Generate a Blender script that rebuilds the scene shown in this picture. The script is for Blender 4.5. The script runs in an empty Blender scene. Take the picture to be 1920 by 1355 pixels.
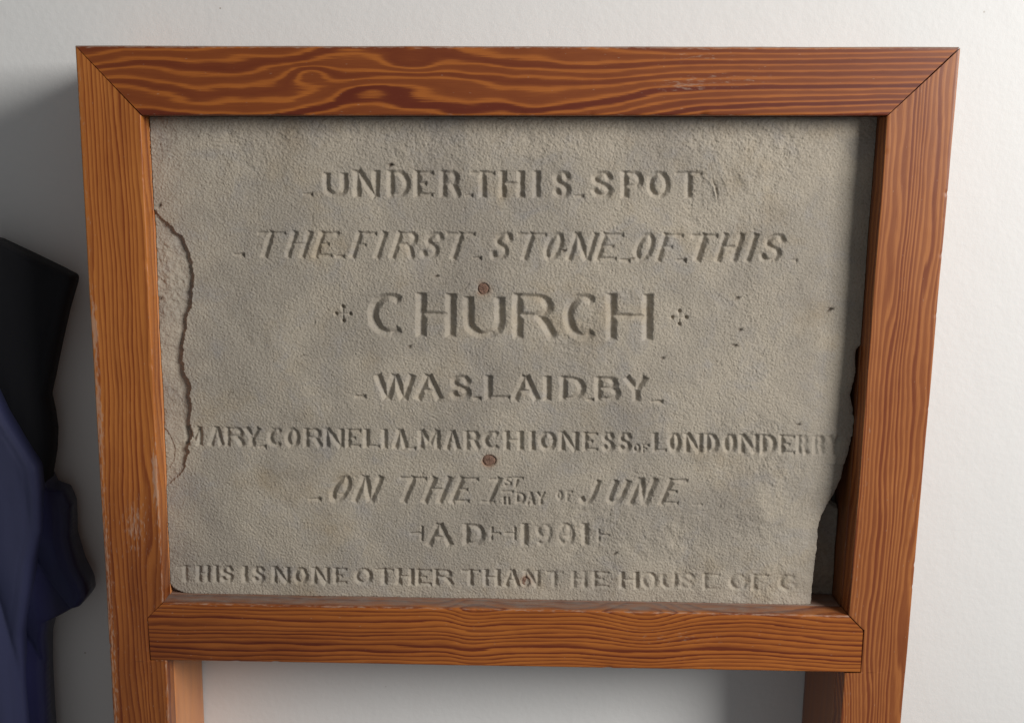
import bpy, math, random
import numpy as np
from mathutils import Vector, Matrix

# ------------------------------------------------------------------ camera, world, light, exposure
scene = bpy.context.scene
COL = scene.collection

cam_data = bpy.data.cameras.new("camera")
cam = bpy.data.objects.new("camera", cam_data)
COL.objects.link(cam)
scene.camera = cam
cam_data.sensor_width = 36.0
cam_data.lens = 37.5
cam_data.clip_start = 0.01
cam_data.clip_end = 100.0
YAW, PITCH = 0.016686, 0.188921
fwd = Vector((math.sin(YAW) * math.cos(PITCH), math.cos(YAW) * math.cos(PITCH), -math.sin(PITCH)))
right = Vector((math.cos(YAW), -math.sin(YAW), 0.0))
up = right.cross(fwd)
M = Matrix((right, up, -fwd)).transposed().to_4x4()
M.translation = Vector((0.469145, -1.248903, -0.123041))
cam.matrix_world = M

world = bpy.data.worlds.new("World")
scene.world = world
world.use_nodes = True
bg = world.node_tree.nodes["Background"]
bg.inputs[0].default_value = (0.92, 0.96, 1.0, 1)
bg.inputs[1].default_value = 0.17

def area(name, loc, target, sx, sy, power, col):
    d = bpy.data.lights.new(name, 'AREA')
    d.shape = 'RECTANGLE'; d.size = sx; d.size_y = sy; d.energy = power; d.color = col
    o = bpy.data.objects.new(name, d)
    COL.objects.link(o)
    o.location = loc
    o.rotation_euler = (Vector(target) - Vector(loc)).to_track_quat('-Z', 'Y').to_euler()
    return o
# the tall window to the right of the stand
area("window_light", (2.85, -1.85, 0.70), (0.5, 0.0, -0.35), 1.20, 1.25, 113, (1.0, 0.985, 0.970))

scene.view_settings.view_transform = 'Standard'
scene.view_settings.look = 'None'
scene.view_settings.gamma = 1.0
scene.view_settings.exposure = 0.0
scene.render.engine = 'CYCLES'
scene.render.resolution_x = 1024
scene.render.resolution_y = 722

# ------------------------------------------------------------------ measured shape of the place (metres, x right, y away, z up)
A_IN, B_IN, C_IN = 0.06971, 0.92180, -0.07606     # inner edges of left post, right post, top rail
RT, RB, RS = -0.66318, -0.73946, 0.02718          # bottom rail top, bottom, fall per metre
TL, TR = -0.01754, -0.01279                        # the posts lean a little
DS, DW = 0.0310, 0.1588                            # stone face, wall face behind the front of the frame
FD = 0.0300                                        # thickness of the front boards
PR = 0.0195                                        # how far the bottom rail is let into the posts
# glyphs of the inscription: kind, baseline start x z, baseline vector, upright vector (mm on the stone face), cut width, freshness
GLYPHS = [('_', 243.2, -168.2, 12.0, -0.0, 0.2, 4.3, 5.6, 1.0),
('U', 267.0, -169.5, 29.0, -0.1, 1.0, 31.6, 10.5, 1.0),
('N', 302.9, -169.6, 30.3, -0.1, 0.9, 31.7, 10.5, 1.0),
('D', 342.6, -169.7, 27.1, -0.1, 0.7, 31.7, 10.5, 1.0),
('E', 374.2, -169.8, 22.7, -0.1, 0.5, 31.7, 10.5, 1.0),
('R', 404.5, -169.9, 25.3, -0.1, 0.4, 31.7, 10.5, 1.0),
('_', 434.2, -169.6, 10.7, -0.0, 0.0, 3.7, 5.6, 1.0),
('T', 441.1, -170.1, 29.1, -0.1, 0.2, 31.7, 10.5, 1.0),
('H', 475.3, -170.2, 29.8, -0.1, 0.1, 31.7, 10.5, 1.0),
('I', 513.9, -170.3, 12.0, -0.0, -0.1, 31.8, 10.5, 1.0),
('S', 538.6, -170.4, 22.2, -0.1, -0.2, 31.8, 10.5, 1.0),
('_', 564.0, -170.9, 12.7, -0.0, -0.1, 5.0, 5.6, 1.0),
('S', 584.3, -170.6, 26.7, -0.1, -0.4, 31.8, 10.5, 1.0),
('P', 620.5, -170.7, 26.1, -0.1, -0.6, 31.8, 10.5, 1.0),
('O', 651.0, -170.8, 27.4, -0.1, -0.8, 31.8, 10.5, 1.0),
('T', 684.7, -170.9, 32.5, -0.1, -0.9, 31.8, 10.5, 1.0),
('_', 157.4, -239.9, 13.9, -0.2, 0.2, 5.0, 5.6, 1.0),
('T', 177.0, -240.4, 33.6, -0.4, 11.5, 31.5, 9.3, 1.0),
('H', 217.6, -240.8, 24.8, -0.3, 11.4, 31.7, 9.3, 1.0),
('E', 250.7, -241.2, 23.5, -0.3, 11.3, 31.9, 9.3, 1.0),
('_', 278.6, -242.0, 11.5, -0.1, 0.2, 5.0, 5.6, 1.0),
('F', 295.2, -241.7, 23.6, -0.3, 11.2, 32.1, 9.3, 1.0),
('I', 323.2, -242.0, 9.6, -0.1, 11.1, 32.2, 9.3, 1.0),
('R', 343.0, -242.2, 30.0, -0.3, 11.1, 32.3, 9.3, 1.0),
('S', 378.0, -242.6, 23.0, -0.3, 11.0, 32.5, 9.3, 1.0),
('T', 402.3, -242.9, 34.5, -0.4, 10.9, 32.5, 9.3, 1.0),
('_', 442.5, -244.2, 12.1, -0.1, 0.0, 5.1, 5.6, 1.0),
('S', 461.1, -243.6, 23.0, -0.3, 10.7, 32.9, 9.3, 1.0),
('T', 487.3, -243.9, 34.6, -0.4, 10.6, 33.0, 9.3, 1.0),
('O', 524.4, -244.3, 21.8, -0.2, 10.5, 33.2, 9.3, 1.0),
('N', 554.6, -244.6, 29.5, -0.3, 10.4, 33.3, 9.3, 1.0),
('E', 588.6, -245.0, 26.3, -0.3, 10.3, 33.5, 9.3, 1.0),
('_', 619.4, -246.4, 13.5, -0.2, -0.1, 4.4, 5.6, 1.0),
('O', 632.9, -245.5, 23.1, -0.3, 10.1, 33.7, 9.3, 1.0),
('F', 661.8, -245.8, 25.1, -0.3, 10.0, 33.8, 9.3, 1.0),
('_', 687.6, -247.1, 13.5, -0.2, -0.1, 5.1, 5.6, 1.0),
('T', 696.6, -246.2, 32.2, -0.4, 9.9, 34.0, 11.8, 1.0),
('H', 733.9, -246.6, 27.1, -0.3, 9.8, 34.2, 9.3, 1.0),
('I', 768.8, -247.0, 10.3, -0.1, 9.7, 34.4, 9.3, 1.0),
('S', 786.2, -247.2, 27.1, -0.3, 9.6, 34.4, 9.3, 1.0),
('_', 826.2, -247.4, 9.0, -0.1, -0.3, 5.7, 5.6, 0.6),
('+', 274.3, -319.9, 23.2, -0.5, 0.7, 23.2, 5.0, 1.0),
('C', 316.4, -335.3, 46.5, -1.0, 1.3, 52.6, 14.3, 1.0),
('H', 374.5, -336.6, 47.2, -1.0, 0.9, 53.6, 14.3, 1.0),
('U', 432.1, -337.8, 49.3, -1.1, 0.5, 54.5, 14.3, 1.0),
('R', 491.8, -339.1, 53.3, -1.2, -0.0, 55.4, 14.3, 1.0),
('C', 553.5, -340.5, 43.6, -1.0, -0.5, 56.4, 14.3, 1.0),
('H', 606.2, -341.6, 55.4, -1.2, -1.0, 57.3, 14.3, 1.0),
('+', 682.7, -324.9, 22.8, -0.5, -0.6, 22.0, 5.0, 0.9),
('_', 296.8, -413.4, 15.0, -0.2, 0.1, 4.6, 5.6, 1.0),
('W', 320.9, -414.2, 51.6, -0.7, 0.8, 31.1, 11.2, 1.0),
('A', 369.3, -414.9, 37.3, -0.5, 0.5, 31.2, 11.2, 1.0),
('S', 413.8, -415.5, 26.9, -0.4, 0.3, 31.3, 11.2, 1.0),
('_', 442.0, -416.0, 11.1, -0.2, 0.0, 4.6, 5.6, 1.0),
('L', 457.1, -416.1, 30.8, -0.4, 0.1, 31.3, 11.2, 1.0),
('A', 488.5, -416.5, 37.4, -0.5, 0.0, 31.3, 11.2, 1.0),
('I', 527.9, -417.1, 12.5, -0.2, -0.2, 31.4, 11.2, 1.0),
('D', 549.6, -417.4, 31.6, -0.4, -0.3, 31.4, 11.2, 1.0),
('_', 581.9, -418.5, 9.9, -0.1, -0.1, 4.7, 5.6, 1.0),
('B', 593.0, -418.0, 31.6, -0.4, -0.5, 31.4, 11.2, 1.0),
('Y', 626.6, -418.4, 33.0, -0.5, -0.6, 31.4, 11.2, 1.0),
('_', 661.0, -421.5, 16.5, -0.2, -0.1, 5.3, 5.6, 1.0),
('M', 85.7, -472.4, 22.3, -0.4, 1.4, 24.2, 8.7, 1.0),
('A', 114.5, -472.9, 21.0, -0.4, 1.3, 24.3, 8.7, 1.0),
('R', 135.5, -473.4, 24.9, -0.5, 1.2, 24.3, 8.7, 1.0),
('Y', 157.7, -473.8, 23.0, -0.4, 1.1, 24.3, 8.7, 1.0),
('_', 176.7, -475.8, 10.5, -0.2, 0.2, 4.0, 5.6, 1.0),
('C', 187.9, -474.4, 20.3, -0.4, 1.0, 24.4, 8.7, 1.0),
('O', 209.6, -474.8, 18.4, -0.4, 1.0, 24.4, 8.7, 1.0),
('R', 232.6, -475.2, 23.7, -0.5, 0.9, 24.4, 8.7, 1.0),
('N', 257.5, -475.7, 25.0, -0.5, 0.8, 24.4, 8.7, 1.0),
('E', 284.5, -476.2, 18.4, -0.4, 0.7, 24.5, 8.7, 1.0),
('L', 306.9, -476.7, 19.8, -0.4, 0.6, 24.5, 8.7, 1.0),
('I', 328.0, -477.1, 9.2, -0.2, 0.6, 24.6, 8.7, 1.0),
('V', 341.8, -477.4, 20.4, -0.4, 0.5, 24.6, 8.7, 1.0),
('_', 362.2, -479.4, 9.2, -0.2, 0.1, 4.0, 5.6, 1.0),
('M', 374.2, -478.0, 27.1, -0.5, 0.4, 24.6, 8.7, 1.0),
('A', 405.8, -478.6, 21.1, -0.4, 0.3, 24.7, 8.7, 1.0),
('R', 431.0, -479.1, 20.5, -0.4, 0.2, 24.7, 8.7, 1.0),
('C', 454.1, -479.5, 23.2, -0.4, 0.1, 24.7, 8.7, 1.0),
('H', 480.6, -480.0, 23.8, -0.5, 0.0, 24.8, 8.7, 1.0),
('I', 511.0, -480.6, 9.3, -0.2, -0.1, 24.9, 8.7, 1.0),
('O', 523.6, -480.9, 21.9, -0.4, -0.1, 24.8, 8.7, 1.0),
('N', 549.5, -481.4, 23.9, -0.5, -0.2, 24.8, 8.7, 1.0),
('E', 578.7, -481.9, 18.6, -0.4, -0.3, 24.9, 8.7, 1.0),
('S', 602.0, -482.4, 16.6, -0.3, -0.4, 25.0, 8.7, 1.0),
('S', 622.6, -482.8, 17.3, -0.3, -0.5, 25.0, 8.7, 1.0),
('O', 641.2, -483.4, 9.3, -0.2, -0.2, 10.9, 4.3, 1.0),
('F', 652.5, -484.2, 9.3, -0.2, -0.3, 10.9, 4.3, 1.0),
('L', 665.1, -483.6, 18.0, -0.3, -0.6, 25.0, 8.7, 1.0),
('O', 684.5, -484.0, 17.3, -0.3, -0.7, 25.1, 8.7, 1.0),
('N', 705.1, -484.4, 23.3, -0.5, -0.8, 25.1, 8.7, 1.0),
('D', 731.1, -484.9, 17.3, -0.3, -0.9, 25.1, 8.7, 1.0),
('O', 753.1, -485.3, 18.0, -0.3, -0.9, 25.2, 8.7, 1.0),
('N', 773.8, -485.7, 24.7, -0.5, -1.0, 25.1, 8.7, 1.0),
('D', 800.6, -486.2, 20.1, -0.4, -1.1, 25.2, 8.7, 1.0),
('E', 824.0, -486.7, 19.4, -0.4, -1.2, 25.3, 8.7, 0.92),
('R', 845.4, -487.1, 16.1, -0.3, -1.3, 25.3, 8.7, 0.75),
('R', 866.2, -487.5, 15.4, -0.3, -1.3, 25.3, 8.7, 0.7),
('Y', 884.2, -487.9, 18.8, -0.4, -1.4, 25.3, 8.7, 0.7),
('_', 236.0, -544.3, 16.6, -0.2, 0.2, 4.8, 5.6, 1.0),
('O', 257.2, -545.8, 23.9, -0.4, 14.7, 33.8, 9.9, 1.0),
('N', 289.1, -546.3, 27.9, -0.4, 14.6, 33.8, 9.9, 1.0),
('T', 337.7, -547.0, 33.3, -0.5, 14.4, 33.9, 9.9, 1.0),
('H', 376.3, -547.6, 26.7, -0.4, 14.3, 34.0, 9.9, 1.0),
('E', 411.0, -548.1, 24.7, -0.4, 14.2, 34.1, 9.9, 1.0),
('J', 451.7, -548.8, 18.7, -0.3, 14.0, 34.2, 8.7, 1.0),
('S', 479.2, -526.8, 10.7, -0.2, 3.0, 12.4, 4.3, 1.0),
('T', 487.8, -527.5, 14.0, -0.2, 3.2, 13.1, 4.3, 1.0),
('_', 477.2, -535.8, 15.4, -0.2, 0.0, 4.8, 3.7, 1.0),
('I', 477.8, -550.5, 5.3, -0.1, 0.0, 10.4, 4.3, 1.0),
('I', 483.8, -550.6, 5.4, -0.1, 0.0, 10.4, 4.3, 1.0),
('D', 495.2, -549.2, 12.7, -0.2, -0.0, 14.6, 5.0, 1.0),
('A', 507.9, -550.7, 12.0, -0.2, -0.0, 16.7, 5.0, 1.0),
('Y', 520.0, -550.7, 13.4, -0.2, -0.1, 16.7, 5.0, 1.0),
('O', 546.0, -545.3, 8.7, -0.1, -0.1, 12.5, 5.0, 0.8),
('F', 558.1, -546.8, 8.7, -0.1, -0.1, 13.9, 5.0, 0.75),
('J2', 569.5, -550.9, 24.1, -0.4, 13.4, 33.9, 8.7, 1.0),
('U', 605.1, -551.1, 22.8, -0.3, 13.4, 34.5, 9.9, 1.0),
('N', 634.6, -551.5, 26.2, -0.4, 13.3, 34.6, 9.9, 1.0),
('E', 673.6, -552.1, 24.9, -0.4, 13.1, 34.7, 9.9, 1.0),
('_', 716.7, -553.9, 14.1, -0.2, -0.1, 4.1, 4.3, 0.6),
('<', 360.1, -597.7, 18.8, -0.1, 0.4, 19.7, 5.0, 1.0),
('A', 380.1, -604.2, 37.0, -0.2, 0.4, 29.0, 10.5, 1.0),
('D', 429.2, -604.5, 27.6, -0.2, 0.2, 29.2, 10.5, 1.0),
('>', 462.9, -597.6, 15.5, -0.1, 0.1, 17.7, 5.0, 1.0),
('<', 479.1, -597.7, 16.8, -0.1, 0.0, 17.7, 5.0, 1.0),
('I', 500.0, -604.9, 12.8, -0.1, -0.0, 29.4, 10.5, 1.0),
('9', 520.2, -605.0, 21.6, -0.1, -0.1, 29.5, 8.1, 0.8),
('0', 547.2, -605.2, 23.0, -0.1, -0.2, 29.6, 7.4, 0.7),
('9', 550.5, -605.2, 16.2, -0.1, -0.2, 29.6, 5.6, 0.5),
('I', 576.9, -605.4, 12.8, -0.1, -0.4, 29.7, 10.5, 1.0),
('>', 598.4, -599.8, 17.6, -0.1, -0.2, 16.3, 5.0, 0.9),
('T', 66.1, -649.8, 22.1, -0.5, 1.3, 21.9, 8.1, 0.6),
('H', 90.9, -650.4, 17.4, -0.4, 1.2, 22.0, 8.1, 1.0),
('I', 112.4, -650.9, 6.7, -0.2, 1.2, 22.1, 8.1, 1.0),
('S', 120.5, -651.1, 17.5, -0.4, 1.1, 22.1, 8.1, 1.0),
('I', 147.3, -651.8, 9.4, -0.2, 1.1, 22.2, 8.1, 1.0),
('S', 161.4, -652.1, 16.1, -0.4, 1.0, 22.2, 8.1, 1.0),
('N', 186.3, -652.7, 22.9, -0.6, 0.9, 22.2, 8.1, 1.0),
('O', 213.2, -653.4, 18.9, -0.5, 0.9, 22.3, 8.1, 1.0),
('N', 236.8, -653.9, 22.2, -0.5, 0.8, 22.3, 8.1, 1.0),
('E', 263.8, -654.6, 16.9, -0.4, 0.7, 22.4, 8.1, 1.0),
('O', 290.1, -655.2, 23.0, -0.6, 0.6, 22.4, 8.1, 1.0),
('T', 317.1, -655.9, 23.0, -0.6, 0.5, 22.5, 8.1, 1.0),
('H', 343.5, -656.5, 22.3, -0.5, 0.5, 22.5, 8.1, 1.0),
('E', 368.5, -657.2, 19.6, -0.5, 0.4, 22.6, 8.1, 1.0),
('R', 390.8, -657.7, 25.7, -0.6, 0.3, 22.6, 8.1, 1.0),
('T', 426.1, -658.6, 23.7, -0.6, 0.2, 22.7, 8.1, 1.0),
('H', 453.9, -659.2, 21.7, -0.5, 0.1, 22.8, 8.1, 1.0),
('A', 479.0, -659.8, 22.4, -0.5, 0.0, 22.8, 8.1, 1.0),
('N', 504.8, -660.5, 21.8, -0.5, -0.0, 22.9, 8.1, 0.5),
('T', 534.0, -661.2, 21.8, -0.5, -0.1, 23.0, 8.1, 0.35),
('H', 566.0, -662.0, 20.4, -0.5, -0.2, 23.1, 8.1, 0.75),
('E', 593.2, -662.6, 21.1, -0.5, -0.3, 23.1, 8.1, 1.0),
('H', 628.0, -663.5, 24.6, -0.6, -0.4, 23.2, 8.1, 1.0),
('O', 655.3, -664.1, 21.2, -0.5, -0.5, 23.3, 8.1, 0.8),
('U', 680.6, -664.8, 21.9, -0.5, -0.6, 23.3, 8.1, 0.8),
('S', 703.8, -665.3, 20.5, -0.5, -0.7, 23.4, 8.1, 0.7),
('E', 734.6, -666.1, 21.9, -0.5, -0.8, 23.4, 8.1, 0.45),
('O', 767.4, -666.9, 25.4, -0.6, -0.9, 23.5, 8.1, 0.5),
('F', 796.9, -667.6, 21.9, -0.5, -1.0, 23.6, 8.1, 0.6),
('G', 831.2, -668.4, 25.4, -0.6, -1.1, 23.6, 8.1, 0.6)]
FLAKE = [(0.0675, -0.1775), (0.0699, -0.1887), (0.0773, -0.1963), (0.086, -0.2038), (0.0991, -0.2177), (0.1045, -0.2323), (0.1079, -0.2475), (0.1092, -0.2616), (0.1078, -0.2757), (0.1045, -0.2957), (0.0988, -0.3112), (0.0947, -0.3275), (0.0951, -0.336), (0.0897, -0.3576), (0.0896, -0.3603), (0.0918, -0.3774), (0.0972, -0.3967), (0.0962, -0.4308), (0.0937, -0.447), (0.0955, -0.4544), (0.0902, -0.4741), (0.0888, -0.4864), (0.0831, -0.5055), (0.0728, -0.5137), (0.0617, -0.5226)]
FLAKE2 = [(0.0577, -0.4482), (0.0653, -0.4523), (0.0705, -0.4632), (0.0737, -0.4768), (0.0722, -0.4904), (0.0663, -0.5013), (0.0568, -0.5068)]
REDGE = [(0.9238, -0.0773), (0.9365, -0.2917), (0.9281, -0.3244), (0.9174, -0.342), (0.9124, -0.3495), (0.9119, -0.3615), (0.9137, -0.3775), (0.9103, -0.3982), (0.9092, -0.4063), (0.913, -0.4212), (0.9151, -0.4334), (0.9148, -0.4511), (0.9113, -0.4737), (0.9072, -0.4909), (0.9048, -0.5096), (0.8974, -0.5305), (0.8894, -0.5444), (0.8816, -0.5612), (0.8787, -0.5767), (0.8787, -0.6008), (0.8771, -0.6294), (0.8754, -0.6561), (0.8744, -0.6858), (0.874, -0.6989)]
PLUGS = [(0.4558, -0.2783), (0.462, -0.4929), (0.5075, -0.6535)]
PITS = [(0.3478, -0.1322), (0.8773, -0.3046), (0.7634, -0.2913), (0.7631, -0.3491), (0.6733, -0.364), (0.8461, -0.4481), (0.6224, -0.6163), (0.3659, -0.3492), (0.636, -0.242), (0.4007, -0.2634), (0.7702, -0.3293), (0.0743, -0.1787), (0.0668, -0.2898), (0.5525, -0.2329)]
CHIP_BL = [(0.0573, -0.6512), (0.0635, -0.6598), (0.0747, -0.6642), (0.086, -0.6671)]
SPOTFL = [(0.7157, -0.1447), (0.7248, -0.151), (0.7302, -0.1585), (0.7324, -0.1672)]

# ------------------------------------------------------------------ noise helpers
def perlin(x, y, z=0.0, seed=0):
    x = np.asarray(x, float); y = np.broadcast_to(np.asarray(y, float), x.shape); z = np.broadcast_to(np.asarray(z, float), x.shape)
    rng = np.random.RandomState(seed)
    perm = rng.permutation(256); perm = np.concatenate([perm, perm, perm])
    g = rng.normal(size=(256, 3)); g /= np.linalg.norm(g, axis=1)[:, None]
    xi = np.floor(x).astype(int); yi = np.floor(y).astype(int); zi = np.floor(z).astype(int)
    xf, yf, zf = x - xi, y - yi, z - zi
    fade = lambda t: t * t * t * (t * (t * 6 - 15) + 10)
    u, v, w = fade(xf), fade(yf), fade(zf)
    def gr(a, b, c):
        h = perm[(perm[(perm[(xi + a) & 255] + yi + b) & 255] + zi + c) & 255]
        q = g[h]
        return q[..., 0] * (xf - a) + q[..., 1] * (yf - b) + q[..., 2] * (zf - c)
    lerp = lambda a, b, t: a + (b - a) * t
    x00 = lerp(gr(0, 0, 0), gr(1, 0, 0), u); x10 = lerp(gr(0, 1, 0), gr(1, 1, 0), u)
    x01 = lerp(gr(0, 0, 1), gr(1, 0, 1), u); x11 = lerp(gr(0, 1, 1), gr(1, 1, 1), u)
    return lerp(lerp(x00, x10, v), lerp(x01, x11, v), w) * 1.6

def sstep(a, b, x):
    t = np.clip((x - a) / (b - a), 0, 1)
    return t * t * (3 - 2 * t)

# ------------------------------------------------------------------ object helpers
def link(name, mesh, mat=None, parent=None):
    o = bpy.data.objects.new(name, mesh)
    COL.objects.link(o)
    if mat: mesh.materials.append(mat)
    if parent: o.parent = parent
    return o

def tag(o, label=None, cat=None, group=None, kind=None):
    if label: o['label'] = label
    if cat: o['category'] = cat
    if group: o['group'] = group
    if kind: o['kind'] = kind
    return o

def mesh_np(name, V, quads, tris=None, smooth=True):
    me = bpy.data.meshes.new(name)
    nq = len(quads); nt = 0 if tris is None else len(tris)
    me.vertices.add(len(V)); me.vertices.foreach_set('co', np.asarray(V, np.float32).ravel())
    li = np.asarray(quads, np.int32).ravel()
    ls = np.arange(nq, dtype=np.int32) * 4
    if nt:
        li = np.concatenate([li, np.asarray(tris, np.int32).ravel()])
        ls = np.concatenate([ls, nq * 4 + np.arange(nt, dtype=np.int32) * 3])
    me.loops.add(len(li)); me.loops.foreach_set('vertex_index', li)
    me.polygons.add(nq + nt); me.polygons.foreach_set('loop_start', ls)
    me.update(calc_edges=True)
    me.polygons.foreach_set('use_smooth', np.full(nq + nt, smooth))
    me.validate()
    return me

def attr(me, name, arr, kind='FLOAT'):
    a = me.attributes.new(name, kind, 'POINT')
    a.data.foreach_set('vector' if kind == 'FLOAT_VECTOR' else 'value', np.asarray(arr, np.float32).ravel())

# ------------------------------------------------------------------ node helpers
class NT:
    def __init__(s, name):
        s.m = bpy.data.materials.new(name); s.m.use_nodes = True
        s.t = s.m.node_tree; s.b = s.t.nodes['Principled BSDF']
    def n(s, typ, **k):
        o = s.t.nodes.new(typ)
        for a, v in k.items(): setattr(o, a, v)
        return o
    def l(s, a, b): s.t.links.new(a, b)
    def val(s, sock, v):
        if hasattr(v, 'is_linked'): s.l(v, sock)
        else: sock.default_value = v
    def math(s, op, a, b=0.0, c=None, clamp=False):
        o = s.n('ShaderNodeMath', operation=op, use_clamp=clamp)
        s.val(o.inputs[0], a); s.val(o.inputs[1], b)
        if c is not None: s.val(o.inputs[2], c)
        return o.outputs[0]
    def mix(s, f, a, b, mode='MIX'):
        o = s.n('ShaderNodeMix', data_type='RGBA', blend_type=mode)
        s.val(o.inputs[0], f)
        for i, v in ((6, a), (7, b)):
            if isinstance(v, tuple): v = v + (1.0,) if len(v) == 3 else v
            s.val(o.inputs[i], v)
        return o.outputs[2]
    def noise(s, vec, scale, detail=3, rough=0.55, dist=0.0):
        o = s.n('ShaderNodeTexNoise'); o.inputs['Scale'].default_value = scale
        o.inputs['Detail'].default_value = detail; o.inputs['Roughness'].default_value = rough
        o.inputs['Distortion'].default_value = dist
        if vec is not None: s.l(vec, o.inputs['Vector'])
        return o.outputs[0]
    def attr(s, name, out='Fac'):
        return s.n('ShaderNodeAttribute', attribute_name=name).outputs[out]
    def pos(s): return s.n('ShaderNodeNewGeometry').outputs['Position']
    def obj(s): return s.n('ShaderNodeTexCoord').outputs['Object']
    def scale(s, vec, sc):
        o = s.n('ShaderNodeMapping'); s.l(vec, o.inputs[0]); o.inputs['Scale'].default_value = sc
        return o.outputs[0]
    def ramp(s, f, stops):
        o = s.n('ShaderNodeValToRGB'); s.l(f, o.inputs[0]); e = o.color_ramp.elements
        e[0].position, e[1].position = stops[0][0], stops[-1][0]
        def c(v): return (v, v, v, 1) if not isinstance(v, tuple) else v + (1,)
        e[0].color, e[1].color = c(stops[0][1]), c(stops[-1][1])
        for p, v in stops[1:-1]:
            x = e.new(p); x.color = c(v)
        return o.outputs[0]
    def bump(s, h, dist, strength=1.0, nrm=None):
        o = s.n('ShaderNodeBump'); s.l(h, o.inputs['Height'])
        o.inputs['Distance'].default_value = dist; o.inputs['Strength'].default_value = strength
        if nrm is not None: s.l(nrm, o.inputs['Normal'])
        return o.outputs[0]

def wood(name, light, dark, band, gain=1.0, rough=0.42, coat=0.25):
    """varnished pine: rings from the mesh attribute 'ring', fibres along 'wc', bleached wear from 'wear', dust from 'dust'"""
    k = NT(name)
    wc = k.attr('wc', 'Vector')
    fine = k.noise(k.scale(wc, (30, 1100, 1100)), 1.0, 5, 0.68)
    pore = k.noise(k.scale(wc, (55, 2600, 2600)), 1.0, 2, 0.5)
    mid = k.noise(k.scale(wc, (7, 220, 220)), 1.0, 3, 0.6)
    blot = k.noise(k.scale(wc, (9, 22, 22)), 1.0, 3, 0.55)
    r = k.math('ADD', k.attr('ring'), k.math('MULTIPLY', k.math('SUBTRACT', fine, 0.5), 0.46))
    r = k.math('ADD', r, k.math('MULTIPLY', k.math('SUBTRACT', mid, 0.5), 0.5))
    f = k.math('FRACT', r)
    late = k.ramp(f, band)
    # every ring takes the stain a little differently
    rid = k.n('ShaderNodeTexWhiteNoise', noise_dimensions='1D'); k.l(k.math('FLOOR', r), rid.inputs['W'])
    late = k.math('MULTIPLY', late, k.math('ADD', 0.62, k.math('MULTIPLY', rid.outputs['Value'], 0.5)), clamp=True)
    c = k.mix(k.math('MULTIPLY', late, gain), light, dark)
    c = k.mix(k.math('MULTIPLY', k.math('SUBTRACT', fine, 0.40, clamp=True), 1.5, clamp=True), c, k.mix(0.6, c, dark))
    c = k.mix(k.math('MULTIPLY', k.ramp(blot, [(0.35, 0.0), (0.75, 1.0)]), 0.42), c, k.mix(1.0, c, (0.62, 0.45, 0.36), 'MULTIPLY'))
    c = k.mix(k.attr('tone'), c, k.mix(1.0, c, (0.42, 0.32, 0.30), 'MULTIPLY'))
    c = k.mix(k.math('MULTIPLY', k.ramp(pore, [(0.56, 0.0), (0.72, 1.0)]), 0.38), c, k.mix(1.0, c, (0.55, 0.42, 0.36), 'MULTIPLY'))
    # little specks and nicks
    vo = k.n('ShaderNodeTexNoise'); k.l(k.scale(wc, (150, 520, 520)), vo.inputs['Vector']); vo.inputs['Scale'].default_value = 1.0; vo.inputs['Detail'].default_value = 1
    c = k.mix(k.math('MULTIPLY', k.ramp(vo.outputs[0], [(0.75, 0.0), (0.8, 1.0)]), 0.35), c, (0.50, 0.36, 0.26))
    # bleached, scuffed patches
    sn = k.noise(k.scale(wc, (90, 420, 420)), 1.0, 4, 0.65)
    wm = k.ramp(k.math('ADD', sn, k.math('MULTIPLY', k.attr('wear'), 0.42)), [(0.74, 0.0), (0.90, 1.0)])
    c = k.mix(k.math('MULTIPLY', wm, 0.50), c, (0.42, 0.30, 0.22))
    dn = k.noise(k.scale(wc, (40, 120, 120)), 1.0, 4, 0.6)
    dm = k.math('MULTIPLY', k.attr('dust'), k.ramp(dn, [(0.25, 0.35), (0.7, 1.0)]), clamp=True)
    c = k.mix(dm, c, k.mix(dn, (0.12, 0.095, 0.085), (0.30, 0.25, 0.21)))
    k.l(c, k.b.inputs['Base Color'])
    ro = k.math('ADD', rough, k.math('ADD', k.math('MULTIPLY', late, -0.06), k.math('MULTIPLY', wm, 0.3)))
    ro = k.math('ADD', ro, k.math('MULTIPLY', dm, 0.5), clamp=True)
    k.l(ro, k.b.inputs['Roughness'])
    k.b.inputs['Specular IOR Level'].default_value = 0.34
    k.b.inputs['Coat Weight'].default_value = coat; k.b.inputs['Coat Roughness'].default_value = 0.38
    h = k.math('ADD', k.math('MULTIPLY', late, 0.35), k.math('ADD', k.math('MULTIPLY', fine, 0.55), k.math('MULTIPLY', wm, -0.6)))
    k.l(k.bump(h, 0.0002, 0.4), k.b.inputs['Normal'])
    return k.m

FINE = [(0.0, 0.0), (0.25, 0.08), (0.55, 0.45), (0.80, 1.0), (0.90, 0.95), (0.985, 0.0)]
WIDE = [(0.0, 0.0), (0.10, 0.0), (0.26, 0.9), (0.60, 1.0), (0.80, 0.85), (0.97, 0.0)]
M_LEFT = wood("pine_left", (0.510, 0.180, 0.036), (0.235, 0.054, 0.010), FINE, 1.1, 0.44, 0.15)
M_RIGHT = wood("pine_right", (0.430, 0.155, 0.042), (0.190, 0.045, 0.014), [(0, 0), (0.2, 0.1), (0.45, 0.85), (0.8, 1.0), (0.9, 0.6), (0.98, 0)], 0.95)
M_TOP = wood("pine_top", (0.410, 0.124, 0.019), (0.135, 0.024, 0.008), WIDE, 1.05, 0.46, 0.08)
M_BOT = wood("pine_bottom", (0.460, 0.146, 0.024), (0.148, 0.028, 0.008), FINE, 1.15, 0.46, 0.1)
M_PALE = wood("pine_pale", (0.640, 0.265, 0.090), (0.480, 0.165, 0.050), FINE, 0.5)
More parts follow.
